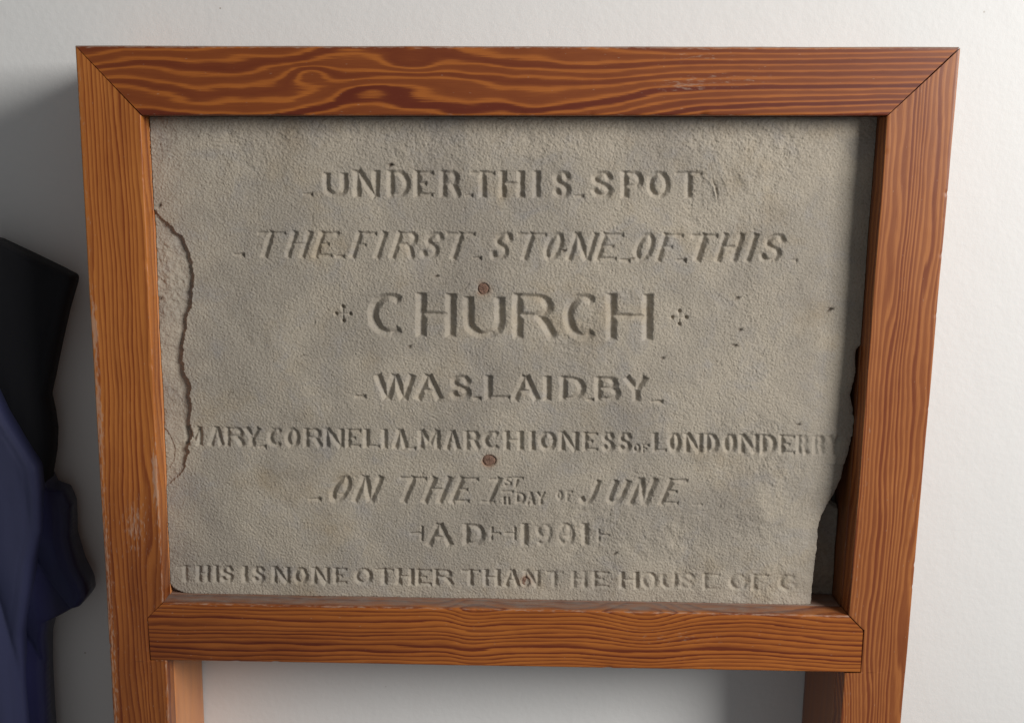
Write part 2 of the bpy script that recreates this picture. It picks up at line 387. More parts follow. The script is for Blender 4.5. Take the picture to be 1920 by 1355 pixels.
M_REAR = wood("pine_rear", (0.300, 0.110, 0.035), (0.170, 0.050, 0.018), FINE, 0.7)

# ------------------------------------------------------------------ boards
def xin_l(z): return A_IN + TL * (-z)
def xin_r(z): return B_IN + TR * (-z)
def rail_top(x): return RT - RS * x
def rail_bot(x): return RB - RS * x

def board(name, P0, sdir, tdir, length, width, depth, s0, s1, ring, mat, parent, rad=0.0016, ds=0.0022, dt=0.0024,
          notch=None, stations=None, wear=None, dust=None, tone=None, wob=0.00022, seed=1):
    """a sawn board: cross-section with worn round arrises swept along its length;
    s0(t), s1(t) are its end cuts, notch(s) narrows it on the t side, ring(s,t,n) lays the growth rings through it."""
    pts = []
    def arc(ct, cn, a0, a1):
        for i in range(4):
            a = math.radians(a0 + (a1 - a0) * i / 3); pts.append((ct + rad * math.cos(a), cn + rad * math.sin(a)))
    def run(p, q, step):
        L = math.dist(p, q); n = max(1, int(L / step))
        for i in range(1, n): pts.append((p[0] + (q[0] - p[0]) * i / n, p[1] + (q[1] - p[1]) * i / n))
    arc(rad, rad, 180, 270); run((rad, 0), (width - rad, 0), dt)
    arc(width - rad, rad, 270, 360); run((width, rad), (width, depth - rad), dt * 1.6)
    arc(width - rad, depth - rad, 0, 90); run((width - rad, depth), (rad, depth), dt * 4)
    arc(rad, depth - rad, 90, 180); run((0, depth - rad), (0, rad), dt * 2)
    T = np.array([p[0] for p in pts]); N = np.array([p[1] for p in pts]); nc = len(pts)
    n = int(length / ds); fr = np.linspace(0, 1, n + 1)
    if stations is not None: fr = np.sort(np.concatenate([fr, np.array(stations) / length]))
    S0 = np.array([s0(t) for t in T]); S1 = np.array([s1(t) for t in T])
    S = S0[None, :] + (S1 - S0)[None, :] * fr[:, None]
    if notch is not None:      # the mitre is taken up in the first 15 cm, below it every station is level
        q = fr[:, None] * length; S = np.where(q < 0.15, S0[None, :] + (0.15 - S0)[None, :] * q / 0.15, q)
    TT = np.repeat(T[None, :], len(fr), 0); NN = np.repeat(N[None, :], len(fr), 0)
    if notch is not None:
        d = np.array([notch(s, i) for i, s in enumerate(fr * length)])[:, None]
        TT = TT * (width - d) / width
    # hand-planed arrises are never quite straight
    w1 = perlin(S * 9, TT * 20, NN * 20, seed) * wob * 1.6 + perlin(S * 60, TT * 60, NN * 60, seed + 1) * wob * 0.4
    edge = np.exp(-((TT - 0) / 0.003) ** 2) + np.exp(-((TT - width) / 0.003) ** 2)
    chip = np.clip(perlin(S * 70, NN * 40, TT * 8, seed + 2) - 0.42, 0, 1) * 0.003 * edge * (NN < 0.004)
    NN2 = NN + w1 * 0.5 + chip
    TT2 = TT + w1 * (NN < depth * 0.5) + np.where(TT > width / 2, -chip, chip) * 0.5
    sd, td = np.array(sdir), np.array(tdir)
    V = np.array(P0)[None, None, :] + S[..., None] * sd + TT2[..., None] * td + NN2[..., None] * np.array((0, 1.0, 0))
    ns = len(fr)
    I = np.arange(ns * nc).reshape(ns, nc)
    a = I[:-1, :]; b = np.roll(I, -1, 1)[:-1, :]; c = np.roll(I, -1, 1)[1:, :]; d_ = I[1:, :]
    quads = np.stack([a, b, c, d_], -1).reshape(-1, 4)
    if np.linalg.det(np.stack([sd, td, (0, 1.0, 0)])) > 0: quads = quads[:, ::-1]
    Vf = V.reshape(-1, 3)
    # end caps as fans round a middle vertex
    c0, c1 = V[0].mean(0), V[-1].mean(0)
    # caps use vertices of their own so the cut edge stays crisp
    base = len(Vf); Vall = np.concatenate([Vf, V[0], V[-1], [c0], [c1]])
    i0 = base + np.arange(nc); i1 = base + nc + np.arange(nc); m0 = base + 2 * nc; m1 = m0 + 1
    t0 = np.stack([np.full(nc, m0), i0, np.roll(i0, -1)], -1); t1 = np.stack([np.full(nc, m1), np.roll(i1, -1), i1], -1)
    me = mesh_np(name, Vall, quads, np.concatenate([t0, t1]))
    Sf = np.concatenate([S.ravel(), S[0], S[-1], [S[0].mean(), S[-1].mean()]])
    Tf = np.concatenate([TT.ravel(), TT[0], TT[-1], [TT[0].mean(), TT[-1].mean()]])
    Nf = np.concatenate([NN.ravel(), NN[0], NN[-1], [NN[0].mean(), NN[-1].mean()]])
    attr(me, 'ring', ring(Sf, Tf, Nf) + 100)
    attr(me, 'wc', np.stack([Sf + seed * 3.1, Tf + seed, Nf], -1), 'FLOAT_VECTOR')
    arr = np.exp(-((Tf) / 0.0022) ** 2) + np.exp(-((Tf - width) / 0.0022) ** 2)
    arr = arr * (Nf < 0.003) * 0.42
    attr(me, 'wear', np.clip(arr + (wear(Sf, Tf, Nf) if wear else 0), 0, 1.3))
    attr(me, 'dust', dust(Sf, Tf, Nf) if dust else np.zeros(len(Sf)))
    attr(me, 'tone', tone(Sf, Tf, Nf) if tone else np.zeros(len(Sf)))
    return link(name, me, mat, parent)

stand = bpy.data.objects.new('wooden_stand', None)
COL.objects.link(stand); stand.location = (0.5, 0.08, -1.6)
stand.empty_display_size = 0.1
tag(stand, 'varnished pine stand with mitred top corners framing the inscribed stone slab against the cream wall', 'display stand')
class Rel: pass
def under_stand(o):
    o.parent = stand; o.matrix_parent_inverse = Matrix.Translation(-stand.location)
    return o

POST_L = 1.6
WR = 1.0 - B_IN
GAP = 0.0004
g = lambda x, c, w: np.exp(-((x - c) / w) ** 2)

def ring_left(s, t, n):
    a = t + 0.35 * n
    return (a * 185 + 1.1 * perlin(a * 45, s * 1.2, 0, 3) + 1.4 * perlin(s * 3.2, a * 16, 0, 4) + 0.35 * perlin(s * 14, a * 60, n * 9, 5)
            + 0.9 * g(s, 0.55, 0.10) * np.sin(a * 60))
def ring_right(s, t, n):
    a = t + 0.30 * n
    r = a * 176 + 1.8 * perlin(a * 34, s * 1.0, 0, 13) + 1.5 * perlin(s * 4.0, a * 22, 0, 14) + 0.4 * perlin(s * 15, a * 60, n * 9, 15)
    return r + 3.0 * g(s, 0.83, 0.07) * g(t, 0.078, 0.035)
def ring_bot(s, t, n):
    a = t + 0.30 * n
    disp = 0.0175 * g(s, 0.62, 0.048) * np.clip(1.05 - t / 0.095, 0, 1) + 0.0070 * (np.tanh((s - 0.385) / 0.020) + 1) * np.exp(-np.clip(s - 0.39, 0, 9) / 0.10) * np.clip(1.1 - t / 0.13, 0, 1)
    disp = disp - 0.006 * g(s, 0.76, 0.06) * (1 - t / 0.09) + 0.0030 * np.sin(s * 7 + 1)
    q = a - disp
    return q * 158 + 0.9 * perlin(q * 50, s * 1.1, 0, 23) + 0.5 * perlin(s * 5, q * 30, 0, 24) + 0.3 * perlin(s * 17, q * 90, n * 9, 25)
def ring_top(s, t, n):
    a = t - 0.030 + 0.35 * n
    w = 1 - sstep(0.50, 0.80, s)
    kk = 62 + 88 * (1 - w)
    r = a * (kk + 18 * w) + w * (1.7 * perlin(s * 4.2, a * 17, 0, 33) + 0.55 * perlin(s * 11, a * 34, 0, 34)) + (1 - w) * (0.9 * perlin(s * 3, a * 20, 0, 35))
    r = r + 0.16 * perlin(s * 26, a * 80, n * 9, 36) * (0.4 + w) + (s - 0.5) * 1.6
    # the grain runs round two old knots
    r = r + 1.35 * g(s, 0.262, 0.024) * g(t, 0.030, 0.0105) + 0.65 * g(s, 0.325, 0.035) * g(t, 0.050, 0.0065) - 1.3 * g(s, 0.375, 0.04) * g(t, 0.020, 0.013)
    return r

def wear_left(s, t, n):
    z = s
    m = g(t, 0.0045, 0.004) * (0.75 * g(z, 0.32, 0.03) + 0.6 * g(z, 0.42, 0.06) + 0.4)
    m = m + 0.85 * g(t, 0.066, 0.0035) * g(z, 0.50, 0.045)
    m = m + 0.50 * g(z, 0.56, 0.035) * g(t, 0.040, 0.015) + 0.28 * sstep(0.40, 0.60, z)
    return m * (n < 0.004)
def wear_right(s, t, n):
    return (0.45 * g(t, 0.0705, 0.004) * sstep(0.3, 0.45, s) + 0.55 * g(t, 0.010, 0.004) * g(s, 0.55, 0.06)) * (n < 0.004)
def wear_top(s, t, n):
    m = 0.45 * g(s, 0.73, 0.085) * g(t, 0.037, 0.017) + 0.45 * g(s, 0.68, 0.025) * g(t, 0.044, 0.008) + 0.5 * g(s, 0.70, 0.06) * g(t, 0.010, 0.006)
    m = m + 0.8 * g(t, 0.000, 0.0025)
    return m * (n < 0.004)
def wear_bot(s, t, n):
    return (0.48 * g(s, 0.66, 0.09) * g(t, 0.034, 0.012) + 0.3 * g(t, 0, 0.004)) * (n < 0.004)

def notch_z(x):   # where the let-in rail meets a post whose inner edge is at x
    return rail_top(x), rail_bot(x)

# left post: t runs from the outer edge inwards, s runs down
zt, zb = notch_z(0.058)
sL = [-zt - 0.0006, -zt - 0.0006 + PR, -zb + 0.0007]
def notch_l(s, i):
    if s < sL[0]: return 0.0
    if s < sL[1]: return s - sL[0]
    if s < sL[2]: return PR + 0.0007
    return 0.0
under_stand(board('post', (0, 0, 0), (TL, 0, -1), (1, 0, 0), POST_L, A_IN, FD,
      lambda t: -C_IN * t / A_IN + GAP, lambda t: POST_L, ring_left, M_LEFT, None,
      notch=notch_l, stations=[sL[0], sL[1], sL[2] - 1e-5, sL[2] + 1e-5], wear=wear_left, seed=1, wob=0.0003,
      tone=lambda s, t, n: np.clip(0.62 * sstep(0.42, 0.66, s + 0.05 * perlin(t * 90, s * 6, 0, 91)) + 0.3 * perlin(t * 160, s * 7, 0, 92), 0, 1)))
# right post
zt, zb = notch_z(0.935)
sR = [-zt - 0.0006, -zt - 0.0006 + PR, -zb + 0.0009]
def notch_r(s, i):
    if s < sR[0]: return 0.0
    if s < sR[1]: return s - sR[0]
    if s < sR[2]: return PR + 0.0011
    return 0.0
under_stand(board('post', (1.0, 0, 0), (TR, 0, -1), (-1, 0, 0), POST_L, WR, FD,
      lambda t: -C_IN * t / WR + 0.0013, lambda t: POST_L, ring_right, M_RIGHT, None,
      notch=notch_r, stations=[sR[0], sR[1], sR[2] - 1e-5, sR[2] + 1e-5], wear=wear_right, seed=2))
# top rail, mitred at both ends
HT = -C_IN
under_stand(board('top_rail', (0, 0, 0), (1, 0, 0), (0, 0, -1), 1.0, HT, FD + 0.0,
      lambda t: A_IN * t / HT + GAP, lambda t: 1.0 - WR * t / HT - 0.0009, ring_top, M_TOP, None, wear=wear_top, seed=3,
      dust=lambda s, t, n: 0.75 * (t < 0.0009)))
# bottom rail, let into the posts with small mitres at its upper corners
x0 = xin_l(-0.70) - PR; x1 = xin_r(-0.72) + PR
HB = RT - RB
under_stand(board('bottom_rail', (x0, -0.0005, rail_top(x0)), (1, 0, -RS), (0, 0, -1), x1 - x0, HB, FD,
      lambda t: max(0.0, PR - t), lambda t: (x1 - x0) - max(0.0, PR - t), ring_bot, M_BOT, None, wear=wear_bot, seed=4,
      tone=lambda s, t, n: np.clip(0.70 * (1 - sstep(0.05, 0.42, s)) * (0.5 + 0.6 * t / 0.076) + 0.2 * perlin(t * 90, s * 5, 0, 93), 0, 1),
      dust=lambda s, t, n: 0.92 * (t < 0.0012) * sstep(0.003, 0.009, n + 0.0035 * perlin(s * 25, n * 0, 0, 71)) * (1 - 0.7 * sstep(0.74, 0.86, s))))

# deeper timbers behind the face boards
y0 = FD + 0.0007; DB = DW - 0.002 - y0
plain = lambda f, sd: (lambda s, t, n: (t + 0.4 * n) * f + 1.0 * perlin(s * 2.5, t * 18, n * 14, sd) + 0.3 * perlin(s * 14, t * 60, n * 40, sd + 1))
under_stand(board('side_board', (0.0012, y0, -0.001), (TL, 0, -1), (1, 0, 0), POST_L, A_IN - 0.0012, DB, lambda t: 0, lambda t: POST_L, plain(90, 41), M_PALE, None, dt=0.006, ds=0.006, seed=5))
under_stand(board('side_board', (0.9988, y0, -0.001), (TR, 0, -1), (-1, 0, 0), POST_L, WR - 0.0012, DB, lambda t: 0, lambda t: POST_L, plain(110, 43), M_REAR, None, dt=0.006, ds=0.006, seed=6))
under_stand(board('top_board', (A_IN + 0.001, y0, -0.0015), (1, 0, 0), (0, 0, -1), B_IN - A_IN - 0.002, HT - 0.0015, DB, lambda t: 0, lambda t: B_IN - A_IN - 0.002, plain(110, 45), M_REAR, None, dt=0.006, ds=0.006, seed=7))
xs0, xs1 = xin_l(-0.72) + 0.0012, xin_r(-0.72) - 0.0012
SHELF_D = 0.050
under_stand(board('shelf', (xs0, y0, rail_top(xs0)), (1, 0, -RS), (0, 0, -1), xs1 - xs0, 0.030, SHELF_D, lambda t: 0, lambda t: xs1 - xs0, plain(120, 47), M_REAR, None, dt=0.005, ds=0.006, seed=8,
      dust=lambda s, t, n: 0.8 * (t < 0.001)))
# back board closing the recess behind the stone
kb = NT('backboard_paint'); nb = kb.noise(kb.scale(kb.obj(), (3, 3, 12)), 6, 4)
kb.l(kb.mix(nb, (0.085, 0.076, 0.068), (0.140, 0.126, 0.112)), kb.b.inputs['Base Color']); kb.b.inputs['Roughness'].default_value = 0.8
under_stand(board('back_board', (A_IN - 0.008, 0.0825, C_IN + 0.0), (1, 0, 0), (0, 0, -1), B_IN - A_IN + 0.000, 0.6105, 0.008, lambda t: 0, lambda t: B_IN - A_IN + 0.000, plain(60, 49), kb.m, None, dt=0.01, ds=0.01, seed=9))

# ------------------------------------------------------------------ the inscribed stone
def build_stone():
    NX, NZ = 1060, 760
    U = np.linspace(0, 1, NX)[None, :]; Vv = np.linspace(0, 1, NZ)[:, None]
    ztop = C_IN - 0.0006
    re = np.array(REDGE)
    Zr = ztop + (rail_top(0.5) + 0.0003 - ztop) * Vv
    Zr = np.repeat(Zr, NX, 1)
    for _ in range(3):
        xr = np.interp(-Zr[:, :1], -re[:, 1], re[:, 0])
        xr = xr + 0.0009 * perlin(Zr[:, :1] * 120, 0, 0, 88) + 0.0004 * perlin(Zr[:, :1] * 420, 0, 0, 89)
        xr = np.minimum(xr, xin_r(Zr[:, :1]) - 0.0007)
        xl = xin_l(Zr[:, :1]) + 0.0007
        X = xl + (xr - xl) * U
        Z = ztop + (rail_top(X) + 0.0004 - ztop) * Vv
    # spectral noise on the grid (cells are about 0.8 mm)
    fx = np.fft.rfftfreq(NX)[None, :] / 0.8; fz = np.fft.fftfreq(NZ)[:, None] / 0.8
    def grf(mm, seed, asp=1.0, sharp=False):
        rng = np.random.RandomState(seed)
        k = np.sqrt((fx * asp) ** 2 + (fz / asp) ** 2) * mm
        filt = k * np.exp(-(k * 1.15) ** 2) if sharp else np.exp(-(k * 1.6) ** 2)
        a = np.fft.irfft2(np.fft.rfft2(rng.normal(size=(NZ, NX))) * filt, s=(NZ, NX))
        return (a - a.mean()) / a.std()
    big = grf(110, 1); med = grf(34, 2); sm = grf(11, 3)
    pit = grf(3.6, 4, 1.0, True); pit2 = grf(7.0, 5, 1.0, True); fin = grf(2.2, 6, 1.0, True)
    fibre = grf(6.0, 7, 1.7, True)
    D = 0.7 * big + 0.28 * med + 0.07 * sm                                   # mm, positive is deeper
    grain = 0.125 * pit + 0.04 * pit2 + 0.150 * fin
    # places where the face has weathered more coarsely
    E = g(X, 0.575, 0.09) * g(Z, -0.29, 0.10) + g(X, 0.60, 0.12) * g(Z, -0.58, 0.07) + 0.9 * sstep(0.55, 0.9, X) * sstep(-0.40, -0.62, Z) \
        + 0.8 * sstep(-0.175, -0.10, Z) + 0.6 * g(X, 0.72, 0.07) * g(Z, -0.18, 0.07) + 0.4 * sstep(0.65, 0.80, X)
    E = np.clip(E + 0.25 * med, 0, 1.2)
    smooth_r = sstep(0.80, 0.86, X)
    D = D + E * (0.26 * grf(9, 8) + 0.12 * grf(5, 9, 1, True)) * (1 - 0.5 * smooth_r) + sstep(-0.16, -0.09, Z) * fibre * 0.15
    grain = grain * (1 - 0.35 * smooth_r)
    jit = grf(5, 10) * 0.24 + grf(2.5, 11) * 0.08
    xm, zm = X * 1000, Z * 1000

    # --- glyph strokes in a unit box
    def ell(cx, cy, rx, ry, a0, a1, n=22):
        return [(cx + rx * math.cos(math.radians(a0 + (a1 - a0) * i / n)), cy + ry * math.sin(math.radians(a0 + (a1 - a0) * i / n))) for i in range(n + 1)]
    def spl(P, n=5):
        out = []
        for i in range(len(P) - 1):
            p0 = P[max(0, i - 1)]; p1 = P[i]; p2 = P[i + 1]; p3 = P[min(len(P) - 1, i + 2)]
            for j in range(n):
                t = j / n
                out.append(tuple(0.5 * (2 * p1[q] + (p2[q] - p0[q]) * t + (2 * p0[q] - 5 * p1[q] + 4 * p2[q] - p3[q]) * t * t + (3 * p1[q] - p0[q] - 3 * p2[q] + p3[q]) * t ** 3) for q in (0, 1)))
        return out + [P[-1]]
    F = {
     'A': [[(0, 0), (.5, 1)], [(.5, 1), (1, 0)], [(.22, .34), (.78, .34)]],
     'V': [[(0, 0), (.5, 1)], [(.5, 1), (1, 0)]],
     'B': [[(0, 0), (0, 1)], [(0, 1), (.5, 1)] + ell(.5, .76, .35, .24, 80, -90, 10) + [(0, .52)], [(.5, .52)] + ell(.55, .26, .42, .26, 85, -90, 10) + [(0, 0)]],
     'C': [ell(.56, .5, .56, .5, 52, 308, 26)],
     'G': [ell(.56, .5, .56, .5, 52, 320, 26), [(.98, .05), (.98, .42)], [(.65, .42), (.98, .42)]],
     'D': [[(0, 0), (0, 1)], [(0, 1), (.3, 1)] + ell(.35, .5, .65, .5, 88, -88, 18) + [(.3, 0), (0, 0)]],
     'E': [[(0, 0), (0, 1)], [(0, 1), (1, 1)], [(0, .52), (.78, .52)], [(0, 0), (1, 0)]],
     'F': [[(0, 0), (0, 1)], [(0, 1), (1, 1)], [(0, .50), (.72, .50)]],
     'H': [[(0, 0), (0, 1)], [(1, 0), (1, 1)], [(0, .52), (1, .52)]],
     'I': [[(.5, 0), (.5, 1)]],
     'J': [[(.5, 0), (.5, 1)], [(-.35, 0), (1.1, 0)], [(-.45, .97), (.5, .99)]],
     'J2': [[(.82, 1), (.82, .30)] + ell(.50, .26, .32, .24, -10, -120, 8) + [(0.0, .26)]],
     'L': [[(0, 1), (0, 0)], [(0, 0), (1, 0)]],
     'M': [[(0, 0), (0, 1)], [(0, 1), (.5, .22)], [(.5, .22), (1, 1)], [(1, 1), (1, 0)]],
     'N': [[(0, 0), (0, 1)], [(0, 1), (1, 0)], [(1, 0), (1, 1)]],
     'O': [ell(.5, .5, .5, .5, 0, 360, 32)],
     '0': [ell(.5, .5, .5, .5, 0, 360, 32)],
     '9': [ell(.5, .70, .46, .30, 0, 360, 24), spl([(.96, .70), (.94, .42), (.75, .12), (.35, 0), (.08, .06)])],
     'P': [[(0, 0), (0, 1)], [(0, 1), (.5, 1)] + ell(.55, .72, .45, .28, 85, -85, 12) + [(.5, .44), (0, .44)]],
     'R': [[(0, 0), (0, 1)], [(0, 1), (.5, 1)] + ell(.52, .76, .36, .24, 85, -85, 12) + [(.5, .52), (0, .52)], spl([(.52, .52), (.70, .42), (.86, .22), (1, 0)])],
     'S': [spl([(.96, .80), (.80, .95), (.50, 1), (.20, .93), (.06, .76), (.20, .60), (.50, .50), (.82, .38), (.95, .22), (.80, .06), (.48, 0), (.18, .05), (.02, .2)])],
     'T': [[(0, 1), (1, 1)], [(.5, 0), (.5, 1)]],
     'U': [[(0, 1), (0, .36)] + ell(.5, .36, .5, .36, 185, 355, 16) + [(1, .36), (1, 1)]],
     'W': [[(0, 1), (.27, 0)], [(.27, 0), (.5, 1)], [(.5, 1), (.75, 0)], [(.75, 0), (1, 1)]],
     'Y': [[(0, 1), (.52, .48)], [(1, 1), (.52, .48)], [(.52, .5), (.52, 0)]],
     '_': [[(0, .5), (1, .5)]],
     '<': [[(1, 0), (1, 1)], [(0, .5), (1, .5)]],
     '>': [[(0, 0), (0, 1)], [(0, .5), (1, .5)]],
    }
    letters = np.zeros_like(D)
    Xmean = xm.mean(0); Zmean = zm.mean(1)
    def window(x0, x1, z0, z1):
        r0 = max(0, np.searchsorted(-zm[:, 0], -z1) - 14); r1 = min(NZ, np.searchsorted(-zm[:, -1], -z0) + 30)
        rm = (r0 + r1) // 2
        c0 = max(0, np.searchsorted(xm[rm], x0) - 12); c1 = min(NX, np.searchsorted(xm[rm], x1) + 12)
        return slice(r0, r1), slice(c0, c1)
    rj = random.Random(5)
    for ch, ox, oz, ux, uz, vx, vz, w, fr in GLYPHS:
        cx = [ox, ox + ux, ox + vx, ox + ux + vx]; cz = [oz, oz + uz, oz + vz, oz + uz + vz]
        ws = window(min(cx) - w, max(cx) + w, min(cz) - w, max(cz) + w)
        px, pz, jj = xm[ws], zm[ws], jit[ws]
        LU, LV = math.hypot(ux, uz), math.hypot(vx, vz)
        best = np.zeros_like(px)
        if ch == '+':
            cxx, czz = ox + ux / 2 + vx / 2, oz + uz / 2 + vz / 2
            for ddx, ddz in ((0, .5), (0, -.5), (.5, 0), (-.5, 0)):
                r = w * 0.60
                dx, dz = cxx + ddx * (ux - 2 * r), czz + ddz * (vz - 2 * r)
                dd = np.hypot(px - dx, pz - dz) + jj * .5
                best = np.maximum(best, np.clip((r - dd) * 1.9, 0, 3.6))
                ll = px * 0
                mx, mz = (dx - cxx), (dz - czz); L = math.hypot(mx, mz)
                tt = np.clip(((px - cxx) * mx + (pz - czz) * mz) / L ** 2, 0, 1)
                dd = np.hypot(px - cxx - tt * mx, pz - czz - tt * mz)
                best = np.maximum(best, np.clip((1.0 + tt * 0.9 - dd) * 0.9, 0, 2))
        else:
            ins = min(w * 0.40, LU / 2 - .01); inv = min(w * 0.30, LV / 2 - .01)
            a, b = ins / LU, inv / LV
            if ch == '_': a = 0.02
            for st in F[ch]:
                if ch == '_':
                    P = [(0.0, .5), (1.0, .5)]
                else:
                    P = st
                pts = []
                for (u, v) in P:
                    uu = a + u * (1 - 2 * a) if ch != 'I' else 0.5; vv2 = b + v * (1 - 2 * b)
                    if len(P) == 2:   # straight strokes run out to the guide lines
                        if v == 1 and P[0][1] != P[1][1]: vv2 = 1.0
                        if v == 0 and P[0][1] != P[1][1]: vv2 = 0.0
                        if P[0][1] == P[1][1] and u == 1 and ch in 'ETFL': uu = 1.0
                        if P[0][1] == P[1][1] and u == 0 and ch == 'T': uu = 0.0
                    pts.append((ox + uu * ux + vv2 * vx + rj.uniform(-.1, .1), oz + uu * uz + vv2 * vz + rj.uniform(-.1, .1)))
                cur = np.full_like(px, -9.0)
                closed = math.dist(pts[0], pts[-1]) < 0.5 and len(pts) > 8
                for i in range(len(pts) - 1):
                    (ax, az), (bx, bz) = pts[i], pts[i + 1]
                    L = math.hypot(bx - ax, bz - az)
                    if L < 1e-6: continue
                    ex, ez = (bx - ax) / L, (bz - az) / L
                    s = (px - ax) * ex + (pz - az) * ez
                    t = np.abs((px - ax) * ez - (pz - az) * ex)
                    thick = 0.62 + 0.38 * min(1.0, abs(ez) * 1.15)
                    if w < 6.5: thick = 1.0
                    if ch == '_': thick = 1.25
                    hw = w / 2 * thick
                    if len(pts) == 2:
                        if ch == '_': hwv = hw * (0.50 + 0.5 * np.clip(s / L, 0, 1))
                        else: hwv = hw
                        q = np.minimum(hwv - t + jj, np.minimum(s, L - s) * 2.2 + (0.9 if ch != '_' else .3))
                    else:
                        sc = np.clip(s, 0, L)
                        dd = np.hypot(px - ax - sc * ex, pz - az - sc * ez)
                        q = hw - dd + jj
                        if not closed and i == 0: q = np.minimum(q, s * 2.2 + 1.0)
                        if not closed and i == len(pts) - 2: q = np.minimum(q, (L - s) * 2.2 + 1.0)
                    cur = np.maximum(cur, q)
                best = np.maximum(best, np.clip(cur, 0, 99))
        slope = 0.95
        dep = best * (slope if w > 6.5 else 1.25)
        if fr < 0.9:
            dep = dep * (0.35 + 0.65 * fr) * np.clip(0.75 + 0.45 * sm[ws] * (1 - fr) * 1.5, 0.1, 1.2)
        letters[ws] = np.maximum(letters[ws], dep)
    def blur(a, n):
        for _ in range(n):
            a = (np.roll(a, 1, 0) + np.roll(a, -1, 0) + 2 * a) / 4; a = (np.roll(a, 1, 1) + np.roll(a, -1, 1) + 2 * a) / 4
        return a
    soft = blur(letters, 3); crisp = letters
    k = np.clip(E * 0.55, 0, 0.6)
    letters = crisp * (1 - k) + soft * k
    # shallow hollow left where the mason dressed the face beside the cuts
    halo = blur(np.clip(letters, 0, 1), 10)
    D = D + letters + 0.12 * halo
    grain = grain * np.clip(1 - 0.35 * letters, 0.35, 1)

    # --- the flake lost from the left edge
    def pdist(P):
        P = np.array(P) * 1000; d = np.full(xm.shape, 1e9)
        for (ax, az), (bx, bz) in zip(P[:-1], P[1:]):
            L2 = (bx - ax) ** 2 + (bz - az) ** 2
            t = np.clip(((xm - ax) * (bx - ax) + (zm - az) * (bz - az)) / L2, 0, 1)
            d = np.minimum(d, np.hypot(xm - ax - t * (bx - ax), zm - az - t * (bz - az)))
        return d
    P = np.array(FLAKE); sl = X < 0.13
    zz = -P[:, 1]; o = np.argsort(zz)
    xb = np.interp(-Z, zz[o], P[o, 0])
    inside = (X < xb) & (-Z > zz.min()) & (-Z < zz.max() + 0.0005)
    sd = np.where(inside, pdist(FLAKE), -pdist(FLAKE)) + jit * 1.8 + grf(9, 41) * 0.5 + grf(2.6, 42) * 0.2
    dep = 5.4 * sstep(-0.2, 0.9, sd) + 1.3 * sstep(0.5, 5, sd) - 3.2 * np.clip(sd / 28, 0, 1) + 0.6 * med * sstep(0, 8, sd)
    dep = dep * (0.30 + 0.70 * sstep(-0.525, -0.47, Z)) * (0.5 + 0.5 * sstep(-0.19, -0.215, Z))
    D = D + np.where(sl, dep, 0) + np.where(sd > 0, (0.42 * grf(7, 21) + 0.22 * grf(3.5, 22)) * (0.45 + 0.55 * g(Z, -0.26, 0.07)), 0) * sl
    P2 = np.array(FLAKE2); zz2 = -P2[:, 1]
    xb2 = np.interp(-Z, zz2, P2[:, 0]); in2 = (X < xb2) & (-Z > zz2.min()) & (-Z < zz2.max())
    d2 = np.where(in2, pdist(FLAKE2), -1)
    D = D + 1.1 * sstep(-0.2, 1.2, d2) * in2 * (1 - 0.6 * sstep(1, 8, d2))
    # chipped lower left corner
    P3 = np.array(CHIP_BL); zc = np.interp(X, P3[:, 0], P3[:, 1], right=-9)
    d3 = (zc - Z) * 1000 + jit
    D = D + 9 * sstep(0, 1.6, d3)
    # flake beside the last T of the first line
    xs = np.array(SPOTFL); d4 = pdist(SPOTFL)
    D = D - 0.9 * g(d4, 0, 1.0) + 1.8 * g(d4 , 2.6, 1.6) * (X > 0.7285 + (Z + 0.15) * -0.3)
    # rubbed arris where the broken right edge rolls away
    er = (xr - X) * 1000
    D = D + 1.5 * np.exp(-(er / 2.6)) * (xr < xin_r(Z) - 0.002) + 2.5 * np.exp(-(er / 14)) * (Z < -0.50)
    # pits, scratches and stains
    stain_shade = np.zeros_like(D); rust = np.zeros_like(D)
    rr = random.Random(3)
    for i, (x, z) in enumerate(PITS):
        n = 4 if i < 2 else 3
        for _ in range(n):
            a = rr.uniform(-0.3, 0.9); L = rr.uniform(2, 5 if i < 2 else 3.2); wd = rr.uniform(0.6, 1.2)
            cx, cz = x * 1000 + rr.uniform(-2, 2), z * 1000 + rr.uniform(-1.3, 1.3)
            s = (xm - cx) * math.cos(a) + (zm - cz) * math.sin(a); t = -(xm - cx) * math.sin(a) + (zm - cz) * math.cos(a)
            bl = np.exp(-(s / L) ** 2 - (t / wd) ** 2)
            D = D + 1.3 * bl; stain_shade = np.maximum(stain_shade, bl * (1.0 if i < 2 else 0.75))
    for _ in range(55):
        cx, cz = rr.uniform(90, 860), rr.uniform(-640, -90)
        a = rr.uniform(-0.4, 1.6); L = rr.uniform(1.0, 5.5); wd = rr.uniform(0.35, 0.7)
        s = (xm - cx) * math.cos(a) + (zm - cz) * math.sin(a); t = -(xm - cx) * math.sin(a) + (zm - cz) * math.cos(a) + 0.06 * s * s * rr.choice((-1, 1))
        bl = np.exp(-(s / L) ** 4 - (t / wd) ** 2)
        D = D + rr.uniform(.4, 1.0) * bl; stain_shade = np.maximum(stain_shade, bl * rr.uniform(.1, .5))
    for (x, z), r in zip(PLUGS, (6.9, 8.6, 6.0)):
        dd = np.hypot(xm - x * 1000, (zm - z * 1000) * (1.0 if r != 8.6 else 1.2))
        D = D + 2.2 * sstep(r + 0.9, r - 0.6, dd)
        rust = np.maximum(rust, np.clip(0.5 + 0.3 * sm, 0, 1) * (0.6 * g(dd, r, 1.6) + 0.35 * g(dd, r, 5)))
    D = D + grain
    # very top edge is ragged in the shadow of the rail
    Y = DS + D / 1000
    n = NX * NZ
    V = np.stack([X, Y, Z], -1).reshape(-1, 3)
